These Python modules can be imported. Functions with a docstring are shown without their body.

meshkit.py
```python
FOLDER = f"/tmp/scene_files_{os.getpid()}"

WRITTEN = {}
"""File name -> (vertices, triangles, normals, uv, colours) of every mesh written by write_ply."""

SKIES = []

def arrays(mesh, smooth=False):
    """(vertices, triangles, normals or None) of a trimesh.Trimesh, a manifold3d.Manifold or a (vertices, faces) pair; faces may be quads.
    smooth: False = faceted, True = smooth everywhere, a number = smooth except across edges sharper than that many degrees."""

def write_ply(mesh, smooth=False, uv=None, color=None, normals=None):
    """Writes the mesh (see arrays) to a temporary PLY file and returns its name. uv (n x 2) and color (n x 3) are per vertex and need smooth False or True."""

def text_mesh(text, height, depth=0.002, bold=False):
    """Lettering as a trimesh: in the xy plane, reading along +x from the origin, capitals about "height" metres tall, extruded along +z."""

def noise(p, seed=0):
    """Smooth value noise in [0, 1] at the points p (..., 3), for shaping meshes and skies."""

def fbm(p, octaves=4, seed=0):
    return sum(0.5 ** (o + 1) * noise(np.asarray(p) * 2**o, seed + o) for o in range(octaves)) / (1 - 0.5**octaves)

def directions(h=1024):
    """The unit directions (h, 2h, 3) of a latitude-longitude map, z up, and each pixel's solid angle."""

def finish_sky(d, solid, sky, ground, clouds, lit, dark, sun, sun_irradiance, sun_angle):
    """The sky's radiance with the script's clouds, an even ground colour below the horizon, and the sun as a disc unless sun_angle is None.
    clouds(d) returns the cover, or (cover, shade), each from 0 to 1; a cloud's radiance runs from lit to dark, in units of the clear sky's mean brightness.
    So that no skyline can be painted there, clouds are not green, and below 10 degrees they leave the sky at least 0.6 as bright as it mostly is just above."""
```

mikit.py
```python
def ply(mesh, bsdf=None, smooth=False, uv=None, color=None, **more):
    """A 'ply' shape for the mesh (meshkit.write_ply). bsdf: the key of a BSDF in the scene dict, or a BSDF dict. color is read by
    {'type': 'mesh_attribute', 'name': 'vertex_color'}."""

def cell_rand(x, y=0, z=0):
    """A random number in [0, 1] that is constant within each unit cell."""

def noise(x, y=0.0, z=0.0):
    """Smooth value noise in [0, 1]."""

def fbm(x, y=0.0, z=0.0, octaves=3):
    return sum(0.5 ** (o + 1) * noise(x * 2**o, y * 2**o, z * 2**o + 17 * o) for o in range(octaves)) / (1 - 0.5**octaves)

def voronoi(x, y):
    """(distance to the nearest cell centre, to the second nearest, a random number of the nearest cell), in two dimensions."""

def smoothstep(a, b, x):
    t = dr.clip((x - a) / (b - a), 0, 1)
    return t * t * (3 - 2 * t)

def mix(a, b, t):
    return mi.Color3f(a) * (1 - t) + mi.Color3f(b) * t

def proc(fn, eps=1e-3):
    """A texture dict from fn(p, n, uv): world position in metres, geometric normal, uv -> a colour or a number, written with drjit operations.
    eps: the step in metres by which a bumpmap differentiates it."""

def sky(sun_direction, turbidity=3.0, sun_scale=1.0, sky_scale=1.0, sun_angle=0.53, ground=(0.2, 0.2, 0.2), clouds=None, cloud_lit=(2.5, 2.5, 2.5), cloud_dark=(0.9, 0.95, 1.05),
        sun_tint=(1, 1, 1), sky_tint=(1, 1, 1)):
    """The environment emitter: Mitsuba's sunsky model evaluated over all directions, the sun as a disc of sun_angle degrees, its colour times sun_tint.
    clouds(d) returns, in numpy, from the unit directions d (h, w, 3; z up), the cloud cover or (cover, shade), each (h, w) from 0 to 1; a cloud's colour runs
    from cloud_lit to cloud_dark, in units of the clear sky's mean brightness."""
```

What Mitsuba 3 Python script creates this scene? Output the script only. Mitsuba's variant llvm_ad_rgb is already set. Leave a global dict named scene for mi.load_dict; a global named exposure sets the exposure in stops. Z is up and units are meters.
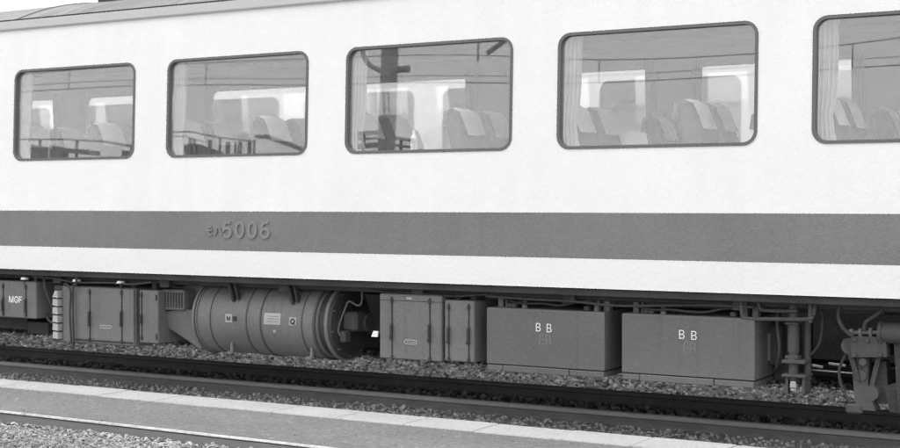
import math
import numpy as np, trimesh, mitsuba as mi, drjit as dr
import shapely
from shapely.geometry import Polygon, LineString, box as sbox
from shapely import affinity
import mikit, meshkit
from mikit import fbm, noise, smoothstep, mix, voronoi

T = mi.ScalarTransform4f
scene, labels = {}, {}
rng = np.random.default_rng(5006)

# ------------------------------------------------------------------ camera, light, exposure
EYE = np.array([0.0, -8.885, 1.595])
VIEW = np.array([-0.50898, 0.8606, -0.01736])
UP = np.array([-0.00757, 0.01569, 0.99985])
scene['camera'] = {'type': 'thinlens', 'aperture_radius': 0.0042, 'focus_distance': 6.2, 'fov': 35.258, 'fov_axis': 'x', 'near_clip': 0.05, 'far_clip': 3000.0,
                   'to_world': T().look_at(origin=EYE.tolist(), target=(EYE + VIEW).tolist(), up=UP.tolist())}


def overcast(d):
    shade = 0.10 + 0.16 * meshkit.fbm(d * 2.6 + 7.0, 4, 3)
    return np.ones(d.shape[:2]), shade


scene['sky'] = mikit.sky((-0.40, -0.50, 0.95), turbidity=3, sun_scale=0.10, sun_angle=20, clouds=overcast,
                         cloud_lit=(3.2, 3.2, 3.2), cloud_dark=(1.2, 1.2, 1.2), sun_tint=(0.88, 1.0, 1.25), ground=(0.2, 0.2, 0.2))
exposure = 2.62

# ------------------------------------------------------------------ materials
def g(v):
    return {'type': 'rgb', 'value': [v, v, v]}


def mat(key, color, rough=0.6, spec=0.4, metallic=0.0, bump=None, bump_scale=1.0, **kw):
    b = {'type': 'principled', 'base_color': color if isinstance(color, dict) else g(color), 'roughness': rough, 'specular': spec, 'metallic': metallic, **kw}
    if bump is not None:
        b = {'type': 'bumpmap', 'scale': bump_scale, 'arbitrary': bump, 'bsdf': b}
    scene[key] = {'type': 'twosided', 'bsdf': b}


def col(v):
    return mi.Color3f(v, v, v)


def paint_white(p, n, uv):
    a = fbm(p.x * 1.3, p.y * 1.3, p.z * 1.3, 3)
    s = fbm(p.x * 9.0, p.y, p.z * 0.7, 3)
    low = smoothstep(0.35, 0.0, p.z - 0.98)
    f = noise(p.x * 130.0, p.y * 130.0, p.z * 130.0)
    f2 = noise(p.x * 62.0, p.y * 62.0, p.z * 62.0)
    return col(0.765 + 0.05 * (a - 0.5) + 0.04 * (s - 0.5) - 0.04 * low * s + 0.07 * (f - 0.5) + 0.035 * (f2 - 0.5))


def paint_stripe(p, n, uv):
    a = fbm(p.x * 2.0, p.y, p.z * 2.0, 3)
    s = fbm(p.x * 14.0, p.y, p.z * 1.2, 3)
    f = noise(p.x * 110.0, p.y * 110.0, p.z * 110.0)
    return col(0.162 + 0.03 * (a - 0.5) + 0.024 * (s - 0.5) + 0.05 * (f - 0.5))


def equipment_tone(base):
    def equipment(p, n, uv):
        a = fbm(p.x * 2.2, p.y * 2.2, p.z * 2.2, 3)
        f = noise(p.x * 150.0, p.y * 150.0, p.z * 150.0)
        f2 = noise(p.x * 75.0, p.y * 75.0, p.z * 75.0)
        chip = smoothstep(0.90, 0.96, noise(p.x * 85.0 + 3.0, p.y * 85.0, p.z * 85.0)) * 0.7
        dust = smoothstep(0.62, 0.34, p.z) * 0.22 * a
        drip = smoothstep(0.56, 0.8, fbm(p.x * 26.0, p.y * 26.0, p.z * 1.3, 2)) * 0.10
        return col(base * (1.0 + 0.26 * (a - 0.5) + 0.22 * (f - 0.5) + 0.16 * (f2 - 0.5) + dust - drip + chip))
    return equipment


def grime(p, n, uv):
    a = fbm(p.x * 5.0, p.y * 5.0, p.z * 5.0, 3)
    f = noise(p.x * 70.0, p.y * 70.0, p.z * 70.0)
    return col(0.05 + 0.04 * (a - 0.5) + 0.025 * (f - 0.5))


def roofing(p, n, uv):
    a = fbm(p.x * 1.6, p.y * 3.0, p.z * 3.0, 3)
    s = fbm(p.x * 12.0, p.y * 1.2, p.z, 3)
    return col(0.222 + 0.12 * (a - 0.5) + 0.17 * (s - 0.5))


def asphalt(p, n, uv):
    a = fbm(p.x * 1.1, p.y * 2.2, 0.0, 3)
    f = noise(p.x * 95.0, p.y * 95.0, 0.0)
    f2 = fbm(p.x * 30.0, p.y * 30.0, 3.0, 2)
    spot = smoothstep(0.80, 0.92, noise(p.x * 48.0, p.y * 48.0, 4.0))
    crack = smoothstep(0.035, 0.0, dr.abs(fbm(p.x * 0.9 + 3.0, p.y * 1.7, 9.0, 4) - 0.52)) * smoothstep(0.5, 0.62, noise(p.x * 0.6, p.y, 2.0))
    return col(0.165 + 0.05 * (a - 0.5) + 0.05 * (f - 0.5) + 0.05 * (f2 - 0.5) + 0.07 * spot - 0.035 * crack)


def asphalt_h(p, n, uv):
    return fbm(p.x * 70.0, p.y * 70.0, 0.0, 2)


def concrete(p, n, uv):
    a = fbm(p.x * 2.3, p.y * 4.0, p.z * 3.0, 3)
    f = fbm(p.x * 55.0, p.y * 55.0, p.z * 55.0, 2)
    pit = smoothstep(0.78, 0.9, noise(p.x * 60.0, p.y * 60.0, p.z * 60.0))
    return col(0.39 + 0.10 * (a - 0.5) + 0.09 * (f - 0.5) - 0.10 * pit)


def kerb_tone(p, n, uv):
    a = fbm(p.x * 6.0, p.y * 20.0, p.z * 20.0, 3)
    b = noise(p.x * 45.0, p.y * 45.0, 1.0)
    return col(0.44 + 0.26 * (a - 0.5) + 0.16 * (b - 0.5))


def dirt(p, n, uv):
    a = fbm(p.x * 1.5, p.y * 1.5, 0.0, 3)
    f = fbm(p.x * 28.0, p.y * 28.0, 0.0, 3)
    oily_shade = smoothstep(0.9, 1.15, p.y) * smoothstep(2.35, 2.0, p.y)  # under-car shade, with some oil, painted between the rails
    kerb_band = smoothstep(-1.98, -1.86, p.y + 0.12 * (f - 0.5)) * smoothstep(-1.6, -1.7, p.y)  # darker band of ground along the near edge of the path
    return col((0.22 + 0.08 * (a - 0.5) + 0.16 * (f - 0.5)) * (1.0 - 0.8 * oily_shade) * (1.0 - 0.42 * kerb_band))


def rust(p, n, uv):
    a = fbm(p.x * 7.0, p.y * 20.0, p.z * 20.0, 3)
    head = smoothstep(-0.040, -0.033, p.z)
    return col((0.15 + 0.08 * (a - 0.5)) + 0.14 * head)


mat('m_white', mikit.proc(paint_white), 0.38, 0.45)
mat('m_stripe', mikit.proc(paint_stripe), 0.38, 0.45)
mat('m_emboss', 0.20, 0.34, 0.5)
mat('m_box', mikit.proc(equipment_tone(0.148)), 0.62, 0.35)
mat('m_battery', mikit.proc(equipment_tone(0.118)), 0.6, 0.35)
mat('m_iron', mikit.proc(equipment_tone(0.066)), 0.65, 0.35)
mat('m_grime', mikit.proc(grime), 0.7, 0.3)
mat('m_roof', mikit.proc(roofing), 0.8, 0.2)
mat('m_fascia', 0.46, 0.55, 0.35)
mat('m_gasket', 0.11, 0.42, 0.5)
mat('m_asphalt', mikit.proc(asphalt), 0.85, 0.3, bump=mikit.proc(asphalt_h), bump_scale=0.004)
mat('m_concrete', mikit.proc(concrete), 0.85, 0.3)
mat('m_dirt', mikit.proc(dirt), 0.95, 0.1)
mat('m_rust', mikit.proc(rust), 0.7, 0.3)
mat('m_shaded_rail', mikit.proc(equipment_tone(0.075)), 0.6, 0.3)  # darker rail copy: shade under the cars put into its base tone
mat('m_steel', 0.34, 0.38, 0.5, metallic=0.6)
mat('m_stone', {'type': 'mesh_attribute', 'name': 'vertex_color'}, 0.9, 0.2)
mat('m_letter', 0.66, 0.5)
mat('m_faint', 0.158, 0.6)
mat('m_hoop', 0.075, 0.6, 0.3)
mat('m_plate', 0.34, 0.45, 0.4)
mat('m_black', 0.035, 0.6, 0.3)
mat('m_lining', 0.46, 0.6, 0.3)
mat('m_ceiling', 0.66, 0.6, 0.3)
mat('m_floor', 0.3, 0.7, 0.3)
mat('m_seat', 0.06, 0.9, 0.15, sheen=0.4)
mat('m_cover', 0.58, 0.9, 0.15)
mat('m_curtain', 0.42, 0.95, 0.1)
mat('m_porcelain', 0.75, 0.25, 0.5)
mat('m_louvre', 0.40, 0.5, 0.4)
mat('m_pale_kerb', mikit.proc(kerb_tone), 0.85, 0.2)
mat('m_dark_wood', 0.22, 0.9, 0.15)
mat('m_wood', 0.50, 0.85, 0.2)
mat('m_pole', 0.50, 0.8, 0.2)
mat('m_wire', 0.18, 0.5, 0.4)
mat('m_wall', 0.32, 0.85, 0.2)
scene['m_glass'] = {'type': 'thindielectric', 'int_ior': 1.67}

# ------------------------------------------------------------------ helpers
def add(key, mesh, m, smooth=False, label=None, cat=None, group=None, kind=None, to_world=None, color=None):
    if key in scene:
        n = 1
        while f'{key}_{n:03d}' in scene:
            n += 1
        key = f'{key}_{n:03d}'
    if isinstance(mesh, dict):
        s = dict(mesh)
    else:
        s = mikit.ply(mesh, m, smooth=smooth, color=color)
    if to_world is not None:
        s['to_world'] = to_world
    scene[key] = s
    tag(key, label, cat, group, kind)
    return key


def tag(key, label=None, cat=None, group=None, kind=None):
    e = {k: v for k, v in (('label', label), ('category', cat), ('group', group), ('kind', kind)) if v}
    if e:
        labels[key] = e


def cat_(ms):
    return trimesh.util.concatenate([trimesh.Trimesh(np.asarray(m.vertices), np.asarray(m.faces), process=False) for m in ms])


def hull(pts):
    return trimesh.convex.convex_hull(np.asarray(pts, float))


def cbox(x0, x1, y0, y1, z0, z1, c=0.006):
    """A box with chamfered edges."""
    lo, hi = np.array([x0, y0, z0], float), np.array([x1, y1, z1], float)
    c = min(c, 0.24 * (hi - lo).min())
    pts = []
    for sx in (0, 1):
        for sy in (0, 1):
            for sz in (0, 1):
                p = np.where([sx, sy, sz], hi, lo)
                s = np.where([sx, sy, sz], -1, 1) * c
                for a in range(3):
                    q = p + s
                    q[a] = p[a]
                    pts.append(q)
    return hull(pts)


def rod(p, q, r, r2=None, n=14):
    """A tapered round bar from p to q."""
    p, q = np.asarray(p, float), np.asarray(q, float)
    r2 = r if r2 is None else r2
    d = (q - p) / np.linalg.norm(q - p)
    a = np.cross(d, [0, 0, 1.0] if abs(d[2]) < 0.9 else [1.0, 0, 0])
    a /= np.linalg.norm(a)
    b = np.cross(d, a)
    t = np.arange(n) * 2 * np.pi / n
    ring = np.cos(t)[:, None] * a + np.sin(t)[:, None] * b
    return hull(np.vstack([p + ring * r, q + ring * r2]))


def pipe(path, r, n=8):
    """A bent tube along a polyline."""
    p = np.asarray(path, float)
    tan = np.gradient(p, axis=0)
    tan /= np.linalg.norm(tan, axis=1, keepdims=True)
    ref = np.array([0.31, 0.22, 0.925])
    a = np.cross(tan, ref)
    a /= np.linalg.norm(a, axis=1, keepdims=True)
    b = np.cross(tan, a)
    t = np.arange(n) * 2 * np.pi / n
    v = p[:, None] + r * (np.cos(t)[None, :, None] * a[:, None] + np.sin(t)[None, :, None] * b[:, None])
    k = len(p)
    i, j = np.meshgrid(np.arange(k - 1), np.arange(n), indexing='ij')
    q = np.stack([i * n + j, i * n + (j + 1) % n, (i + 1) * n + (j + 1) % n, (i + 1) * n + j], -1).reshape(-1, 4)
    f = np.vstack([q[:, [0, 2, 1]], q[:, [0, 3, 2]]])
    caps = [[0, jj, jj + 1] for jj in range(1, n - 1)] + [[(k - 1) * n, (k - 1) * n + jj + 1, (k - 1) * n + jj] for jj in range(1, n - 1)]
    return trimesh.Trimesh(v.reshape(-1, 3), np.vstack([f, caps]), process=False)


def curve(pts, n=8):
    """Catmull-Rom samples through the points."""
    p = np.asarray(pts, float)
    p = np.vstack([2 * p[0] - p[1], p, 2 * p[-1] - p[-2]])
    out = []
    for i in range(1, len(p) - 2):
        for t in np.linspace(0, 1, n, endpoint=False):
            a, b, c, d = p[i - 1:i + 3]
            out.append(0.5 * (2 * b + (c - a) * t + (2 * a - 5 * b + 4 * c - d) * t * t + (3 * b - a - 3 * c + d) * t ** 3))
    out.append(p[-2])
    return np.array(out)


def lathe_x(prof, yc, zc, n=48):
    """Revolve (x, r) pairs about the line y = yc, z = zc; closed at both ends when r reaches 0."""
    prof = np.asarray(prof, float)
    t = np.arange(n) * 2 * np.pi / n
    v = np.stack([np.repeat(prof[:, :1], n, 1), yc + prof[:, 1:] * np.cos(t), zc + prof[:, 1:] * np.sin(t)], -1)
    k = len(prof)
    i, j = np.meshgrid(np.arange(k - 1), np.arange(n), indexing='ij')
    q = np.stack([i * n + j, i * n + (j + 1) % n, (i + 1) * n + (j + 1) % n, (i + 1) * n + j], -1).reshape(-1, 4)
    m = trimesh.Trimesh(v.reshape(-1, 3), np.vstack([q[:, [0, 2, 1]], q[:, [0, 3, 2]]]), process=False)
    m.update_faces(m.area_faces > 1e-12)
    return m


def ext_x(pts, x0, x1):
    """A closed (y, z) outline drawn out along x."""
    m = trimesh.creation.extrude_polygon(Polygon(pts), x1 - x0, engine='earcut')
    v = np.asarray(m.vertices)
    return trimesh.Trimesh(np.stack([v[:, 2] + x0, v[:, 0], v[:, 1]], 1), np.asarray(m.faces), process=False)


TUM, Z_KINK = 0.036, 1.1852


def lean(z):
    return TUM * np.maximum(np.asarray(z) - Z_KINK, 0.0)


WIDTH = 2.80


def on_side(poly, d0, d1, far=False, flat=False):
    """A polygon in (x, z) as a plate on the leaning body side, from d0 to d1 metres inwards from the skin."""
    geoms = list(getattr(poly, 'geoms', [poly]))
    out = []
    for q in geoms:
        m = trimesh.creation.extrude_polygon(q, d1 - d0, engine='earcut')
        v = np.asarray(m.vertices)
        dep = v[:, 2] + d0 + (0 if flat else lean(v[:, 1]))
        y = WIDTH - dep if far else dep
        f = np.asarray(m.faces)
        out.append(trimesh.Trimesh(np.stack([v[:, 0], y, v[:, 1]], 1), f if far else f[:, ::-1], process=False))
    return cat_(out) if len(out) > 1 else out[0]


def sheet_on_side(poly, d, far=False):
    v, f = trimesh.creation.triangulate_polygon(poly, engine='earcut')
    dep = lean(v[:, 1]) + d
    y = WIDTH - dep if far else dep
    return trimesh.Trimesh(np.stack([v[:, 0], y, v[:, 1]], 1), f if far else f[:, ::-1], process=False)


def lettering(text, x, z, h, y, depth=0.002, sx=1.0, bold=True, slant=False):
    """Raised letters facing -y whose lower left corner is (x, z)."""
    m = meshkit.text_mesh(text, h, depth, bold=bold)
    v = np.asarray(m.vertices)
    zz = z + v[:, 1]
    yy = y - v[:, 2] + (lean(zz) if slant else 0)
    return trimesh.Trimesh(np.stack([x + v[:, 0] * sx, yy, zz], 1), np.asarray(m.faces), process=False)


def strokes(lines, w, x, z, s, y, depth, slant=False):
    """Drawn characters: polylines in a unit box, of stroke width w (metres), size s."""
    shp = shapely.union_all([LineString([(x + a * s, z + b * s) for a, b in l]).buffer(w / 2, cap_style='flat', join_style='mitre') for l in lines])
    m = on_side(shp, -depth, 0.0, flat=not slant)
    v = np.asarray(m.vertices).copy()
    v[:, 1] += y
    return trimesh.Trimesh(v, np.asarray(m.faces), process=False)


def rrect(x0, z0, x1, z1, r):
    return sbox(x0 + r, z0 + r, x1 - r, z1 - r).buffer(r, quad_segs=8)


# ------------------------------------------------------------------ ground
def ground_sheet(xs, ys, zfun):
    X, Y = np.meshgrid(xs, ys, indexing='ij')
    v = np.stack([X, Y, zfun(X, Y)], -1).reshape(-1, 3)
    ny = len(ys)
    i, j = np.meshgrid(np.arange(len(xs) - 1), np.arange(ny - 1), indexing='ij')
    a = i * ny + j
    q = np.stack([a, a + ny, a + ny + 1, a + 1], -1).reshape(-1, 4)
    return trimesh.Trimesh(v, np.vstack([q[:, [0, 1, 2]], q[:, [0, 2, 3]]]), process=False)


def bed_z(x, y):
    """Height of the ballast bed across the track."""
    y = np.asarray(y, float)
    near = -0.004 - 0.02 * np.clip((-1.9 - y) / 0.8, 0, 1) + 0.022 * (meshkit.fbm(np.stack([np.asarray(x, float) * 1.3, y * 1.9, y * 0], -1), 3, 5) - 0.5)
    z = np.interp(y, [-1.8, -0.5, 0.55, 0.82, 1.0, 1.4, 1.85, 2.05, 2.4, 3.3, 4.0], [-0.12, -0.12, -0.115, -0.105, -0.105, -0.09, -0.11, -0.14, -0.18, -0.17, -0.16])
    return np.where(y < -1.72, near, z)


xs = np.concatenate([[-2500, -300, -60, -30], np.linspace(-20, 6, 131), [15, 40, 300, 2500]])
ys = np.concatenate([[-2500, -300, -60, -20, -9, -6], np.linspace(-4.5, 5.5, 101), [8, 15, 40, 300, 2500]])
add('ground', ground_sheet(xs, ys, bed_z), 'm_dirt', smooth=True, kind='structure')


def stones(n, xr, yr, size, tone, seed, lift=0.0, tonefun=None):
    """n broken stones lying on the bed; returns a mesh and its vertex colours."""
    r = np.random.default_rng(seed)
    protos = []
    for k in range(14):
        p = r.normal(size=(9, 3))
        p /= np.linalg.norm(p, axis=1, keepdims=True)
        p *= r.uniform(0.75, 1.0, (9, 1)) * np.array([1.0, 0.82, 0.62])
        h = hull(p)
        protos.append((np.asarray(h.vertices), np.asarray(h.faces)))
    V, F, C, at = [], [], [], 0
    x, y = r.uniform(*xr, n), r.uniform(*yr, n)
    z = bed_z(x, y)
    s = size[0] + (size[1] - size[0]) * r.beta(1.6, 2.6, n)
    tf = tonefun(x, y) if tonefun else np.ones(n)
    for k in range(n):
        v, f = protos[k % 14]
        a, b, c = r.uniform(0, 2 * np.pi), r.normal(0, 0.5), r.normal(0, 0.5)
        ca, sa, cb, sb, cc, sc = math.cos(a), math.sin(a), math.cos(b), math.sin(b), math.cos(c), math.sin(c)
        R = np.array([[ca, -sa, 0], [sa, ca, 0], [0, 0, 1]]) @ np.array([[cb, 0, sb], [0, 1, 0], [-sb, 0, cb]]) @ np.array([[1, 0, 0], [0, cc, -sc], [0, sc, cc]])
        V.append((v * s[k]) @ R.T + [x[k], y[k], z[k] + s[k] * r.uniform(0.0, 0.55) + lift])
        F.append(f + at)
        at += len(v)
        t = r.uniform(*tone) * tf[k]
        C.append(np.full((len(v), 3), t))
    return trimesh.Trimesh(np.vstack(V), np.vstack(F), process=False), np.vstack(C)


def oily_shade(x, y):
    return np.where((y > 0.95) & (y < 1.92), 0.55, 1.0)  # stones between the rails toned down for under-car shade and oil


m, c = stones(9000, (-13, 1.5), (-0.33, 0.83), (0.010, 0.040), (0.24, 0.52), 11)
m2, c2 = stones(4200, (-14, 1.5), (0.93, 1.90), (0.020, 0.042), (0.12, 0.34), 12, tonefun=oily_shade)
m3, c3 = stones(15000, (-19, 2.5), (1.99, 4.6), (0.020, 0.050), (0.10, 0.72), 13)
add('track_ballast', cat_([m, m2, m3]), 'm_stone', color=np.vstack([c, c2, c3]), kind='stuff',
    label='broken stone ballast of the track under and in front of the train car', cat='ballast')
m, c = stones(24000, (-9.8, 0.2), (-3.2, -1.79), (0.007, 0.030), (0.22, 0.46), 14, tonefun=lambda x, y: 0.72 + 0.8 * meshkit.fbm(np.stack([x * 1.6, y * 2.6, 0 * x], -1), 3, 4))
add('foreground_ballast', m, 'm_stone', color=c, kind='stuff', label='pale broken stone ballast in the near corner below the path', cat='ballast')

# the low path between the tracks
gr = np.random.default_rng(77)
gm, gc = [], []
for q in range(420):
    gx = gr.uniform(-11.5, -0.5)
    gy = -1.64 + 1.26 * (gr.uniform() ** 1.0) if q % 3 else gr.choice([-1.63 + abs(gr.normal(0, 0.05)), -0.76 - abs(gr.normal(0, 0.04))])
    sz = 0.004 + 0.010 * gr.beta(1.2, 4)
    pts = gr.normal(size=(8, 3))
    pts = pts / np.linalg.norm(pts, axis=1, keepdims=True) * sz * np.array([1, 0.8, 0.6])
    h_ = hull(pts + [gx, gy, 0.047 + sz * 0.35])
    gm.append(h_)
    gc.append(np.full((len(h_.vertices), 3), gr.uniform(0.12, 0.5)))
add('path_grit', cat_(gm), 'm_stone', color=np.vstack(gc), kind='stuff', label='loose grit and small pebbles scattered on the asphalt path', cat='grit')
PX0, PX1, PZ = -24.0, 7.0, 0.05
r_ = np.random.default_rng(3)
SLANT = -0.018
px = np.linspace(PX0, PX1, 300)
edge = -1.665 + SLANT * (px + 6.75) + 0.010 * (meshkit.fbm(np.stack([px * 3.0, px * 0, px * 0], -1), 4, 8) - 0.5)
pv = np.concatenate([np.stack([px, px * 0 - 0.722, px * 0 + PZ - 0.004], -1), np.stack([px, edge, px * 0 + PZ - 0.004], -1), np.stack([px, edge, px * 0 - 0.2], -1), np.stack([px, px * 0 - 0.722, px * 0 - 0.2], -1)])
n_ = len(px)
pf = []
for k in range(4):
    a, b = k * n_, ((k + 1) % 4) * n_
    i = np.arange(n_ - 1)
    q = np.stack([a + i, b + i, b + i + 1, a + i + 1], -1)
    pf += [q[:, [0, 1, 2]], q[:, [0, 2, 3]]]
add('path', trimesh.Trimesh(pv, np.vstack(pf), process=False), 'm_asphalt', kind='structure', label='narrow asphalt path between white edged kerbs')
x = PX0 + 0.09
k = 0
while x < PX1:
    ln = 0.565 + r_.uniform(-0.012, 0.012)
    dy, dz = r_.uniform(-0.006, 0.006), r_.uniform(-0.003, 0.003)
    add('path__coping_slab', cbox(x, x + ln - 0.0025, -0.718 + dy * 0.4, -0.352 + dy, -0.16, PZ + 0.004 + dz, 0.006), 'm_concrete')
    x += ln
x = PX0
while x < PX1:
    ln = 0.9 + r_.uniform(-0.25, 0.25)
    y0 = -1.700 + r_.uniform(-0.005, 0.005)
    # worn kerb with a broken edge
    k = 14
    t = np.linspace(x, x + ln - 0.004, k)
    ragged = np.clip(np.abs(r_.normal(0, 0.008, k)), 0, 0.022)
    top = np.stack([t, y0 + 0.006 + ragged, np.full(k, PZ + 0.003) - r_.uniform(0, 0.003, k)], -1)
    back = np.stack([t, np.full(k, -1.668), np.full(k, PZ + 0.004)], -1)
    face = np.stack([t, y0 + ragged * 0.4, np.full(k, PZ - 0.006)], -1)
    foot = np.stack([t, y0 + 0.004 + ragged * 0.4, np.full(k, PZ - 0.011)], -1)
    bot = np.stack([t, np.full(k, -1.668), np.full(k, PZ - 0.016)], -1)
    v = np.concatenate([back, top, face, foot, bot])
    f = []
    for a_ in range(5):
        b_ = (a_ + 1) % 5
        i = np.arange(k - 1)
        q = np.stack([a_ * k + i, b_ * k + i, b_ * k + i + 1, a_ * k + i + 1], -1)
        f += [q[:, [0, 1, 2]], q[:, [0, 2, 3]]]
    f.append(np.array([[0, k, 2 * k], [0, 2 * k, 3 * k], [0, 3 * k, 4 * k]]))
    f.append(np.array([[0, 2 * k, k], [0, 3 * k, 2 * k], [0, 4 * k, 3 * k]]) + k - 1)
    v[:, 1] += SLANT * (v[:, 0] + 6.75)
    add('path__kerb_stone', trimesh.Trimesh(v, np.vstack(f), process=False), 'm_pale_kerb')
    x += ln

board = cbox(PX0, PX1, -1.688, -1.6695, -0.22, PZ - 0.018, 0.003)
board.vertices[:, 1] += SLANT * (board.vertices[:, 0] + 6.75)
add('path__edge_board', board, 'm_dark_wood')

# rails
rail_prof = [(-0.0325, -0.004), (-0.028, 0), (0.028, 0), (0.0325, -0.004), (0.0325, -0.03), (0.012, -0.042), (0.008, -0.075), (0.011, -0.118), (0.0635, -0.134), (0.0635, -0.148),
             (-0.0635, -0.148), (-0.0635, -0.134), (-0.011, -0.118), (-0.008, -0.075), (-0.012, -0.042), (-0.0325, -0.03)]
for i, (yr, lab) in enumerate(((0.88, 'near rusty rail in front of the train, along the ballast beside the path'), (1.947, 'far dark rail under the train, at the edge of the lit ballast strip'))):
    rk = add('rail', ext_x([(yr + a, b) for a, b in rail_prof], -40, 30), ('m_rust', 'm_shaded_rail')[i], label=lab, cat='rail', group=None)

# ------------------------------------------------------------------ the train car
CAR = 'train_car'
tag(CAR, 'white train car with a wide grey stripe filling the frame, numbered 5006', 'train car')
X0, X1 = -18.1, 3.6
WX, PITCH, WW, WZ0, WZ1 = -9.803, 1.8, 1.443, 1.943, 2.7565
Z_BOT, Z_GUT = 0.979, 3.116
ks = range(-4, 7)
win = [rrect(WX + k * PITCH, WZ0, WX + k * PITCH + WW, WZ1, 0.095) for k in ks]
shells = {}


def part(name, mesh, m, smooth=False, label=None, parent=CAR):
    """A part of the train car; kept so that the second car can reuse its mesh."""
    k = add(f'{parent}__{name}', mesh, m, smooth, label=label)
    return k


# body sides
upper = sbox(X0, Z_KINK, X1, Z_GUT).difference(shapely.union_all([w.buffer(-0.003) for w in win]))
body_keys = []
body_keys.append(part('side_panel', cat_([on_side(upper, 0, 0.022), on_side(sbox(X0, Z_BOT, X1, Z_KINK), 0, 0.022)]), 'm_white'))
body_keys.append(part('side_panel', cat_([on_side(upper, 0, 0.022, far=True), on_side(sbox(X0, Z_BOT, X1, Z_KINK), 0, 0.022, far=True)]), 'm_white'))
body_keys.append(part('stripe', on_side(sbox(X0, Z_KINK + 0.0005, X1, 1.5017), -0.0018, -0.0002), 'm_stripe', label='wide dark grey painted stripe along the lower body side'))
body_keys.append(part('stripe', on_side(sbox(X0, Z_KINK + 0.0005, X1, 1.5017), -0.0018, -0.0002, far=True), 'm_stripe'))
lin = sbox(X0 + 0.05, 1.16, X1 - 0.05, 3.06).difference(shapely.union_all([w.buffer(-0.016) for w in win]))
body_keys.append(part('wall_lining', on_side(lin, 0.034, 0.05), 'm_lining'))
body_keys.append(part('wall_lining', on_side(lin, 0.034, 0.05, far=True), 'm_lining'))
# ends
end_pts = [(0.0, Z_BOT), (0.002, Z_KINK), (float(lean(Z_GUT)), Z_GUT), (0.12, 3.2)] + [(0.12 + 1.28 * t, 3.48 - 0.28 * (1 - t) ** 2) for t in (0.25, 0.5, 0.75, 1.0)]
end_pts = end_pts + [(WIDTH - a, b) for a, b in reversed(end_pts[:-1])]
body_keys.append(part('end_wall', ext_x(end_pts, X0 - 0.03, X0), 'm_white'))
body_keys.append(part('end_wall', ext_x(end_pts, X1, X1 + 0.03), 'm_white'))
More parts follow.
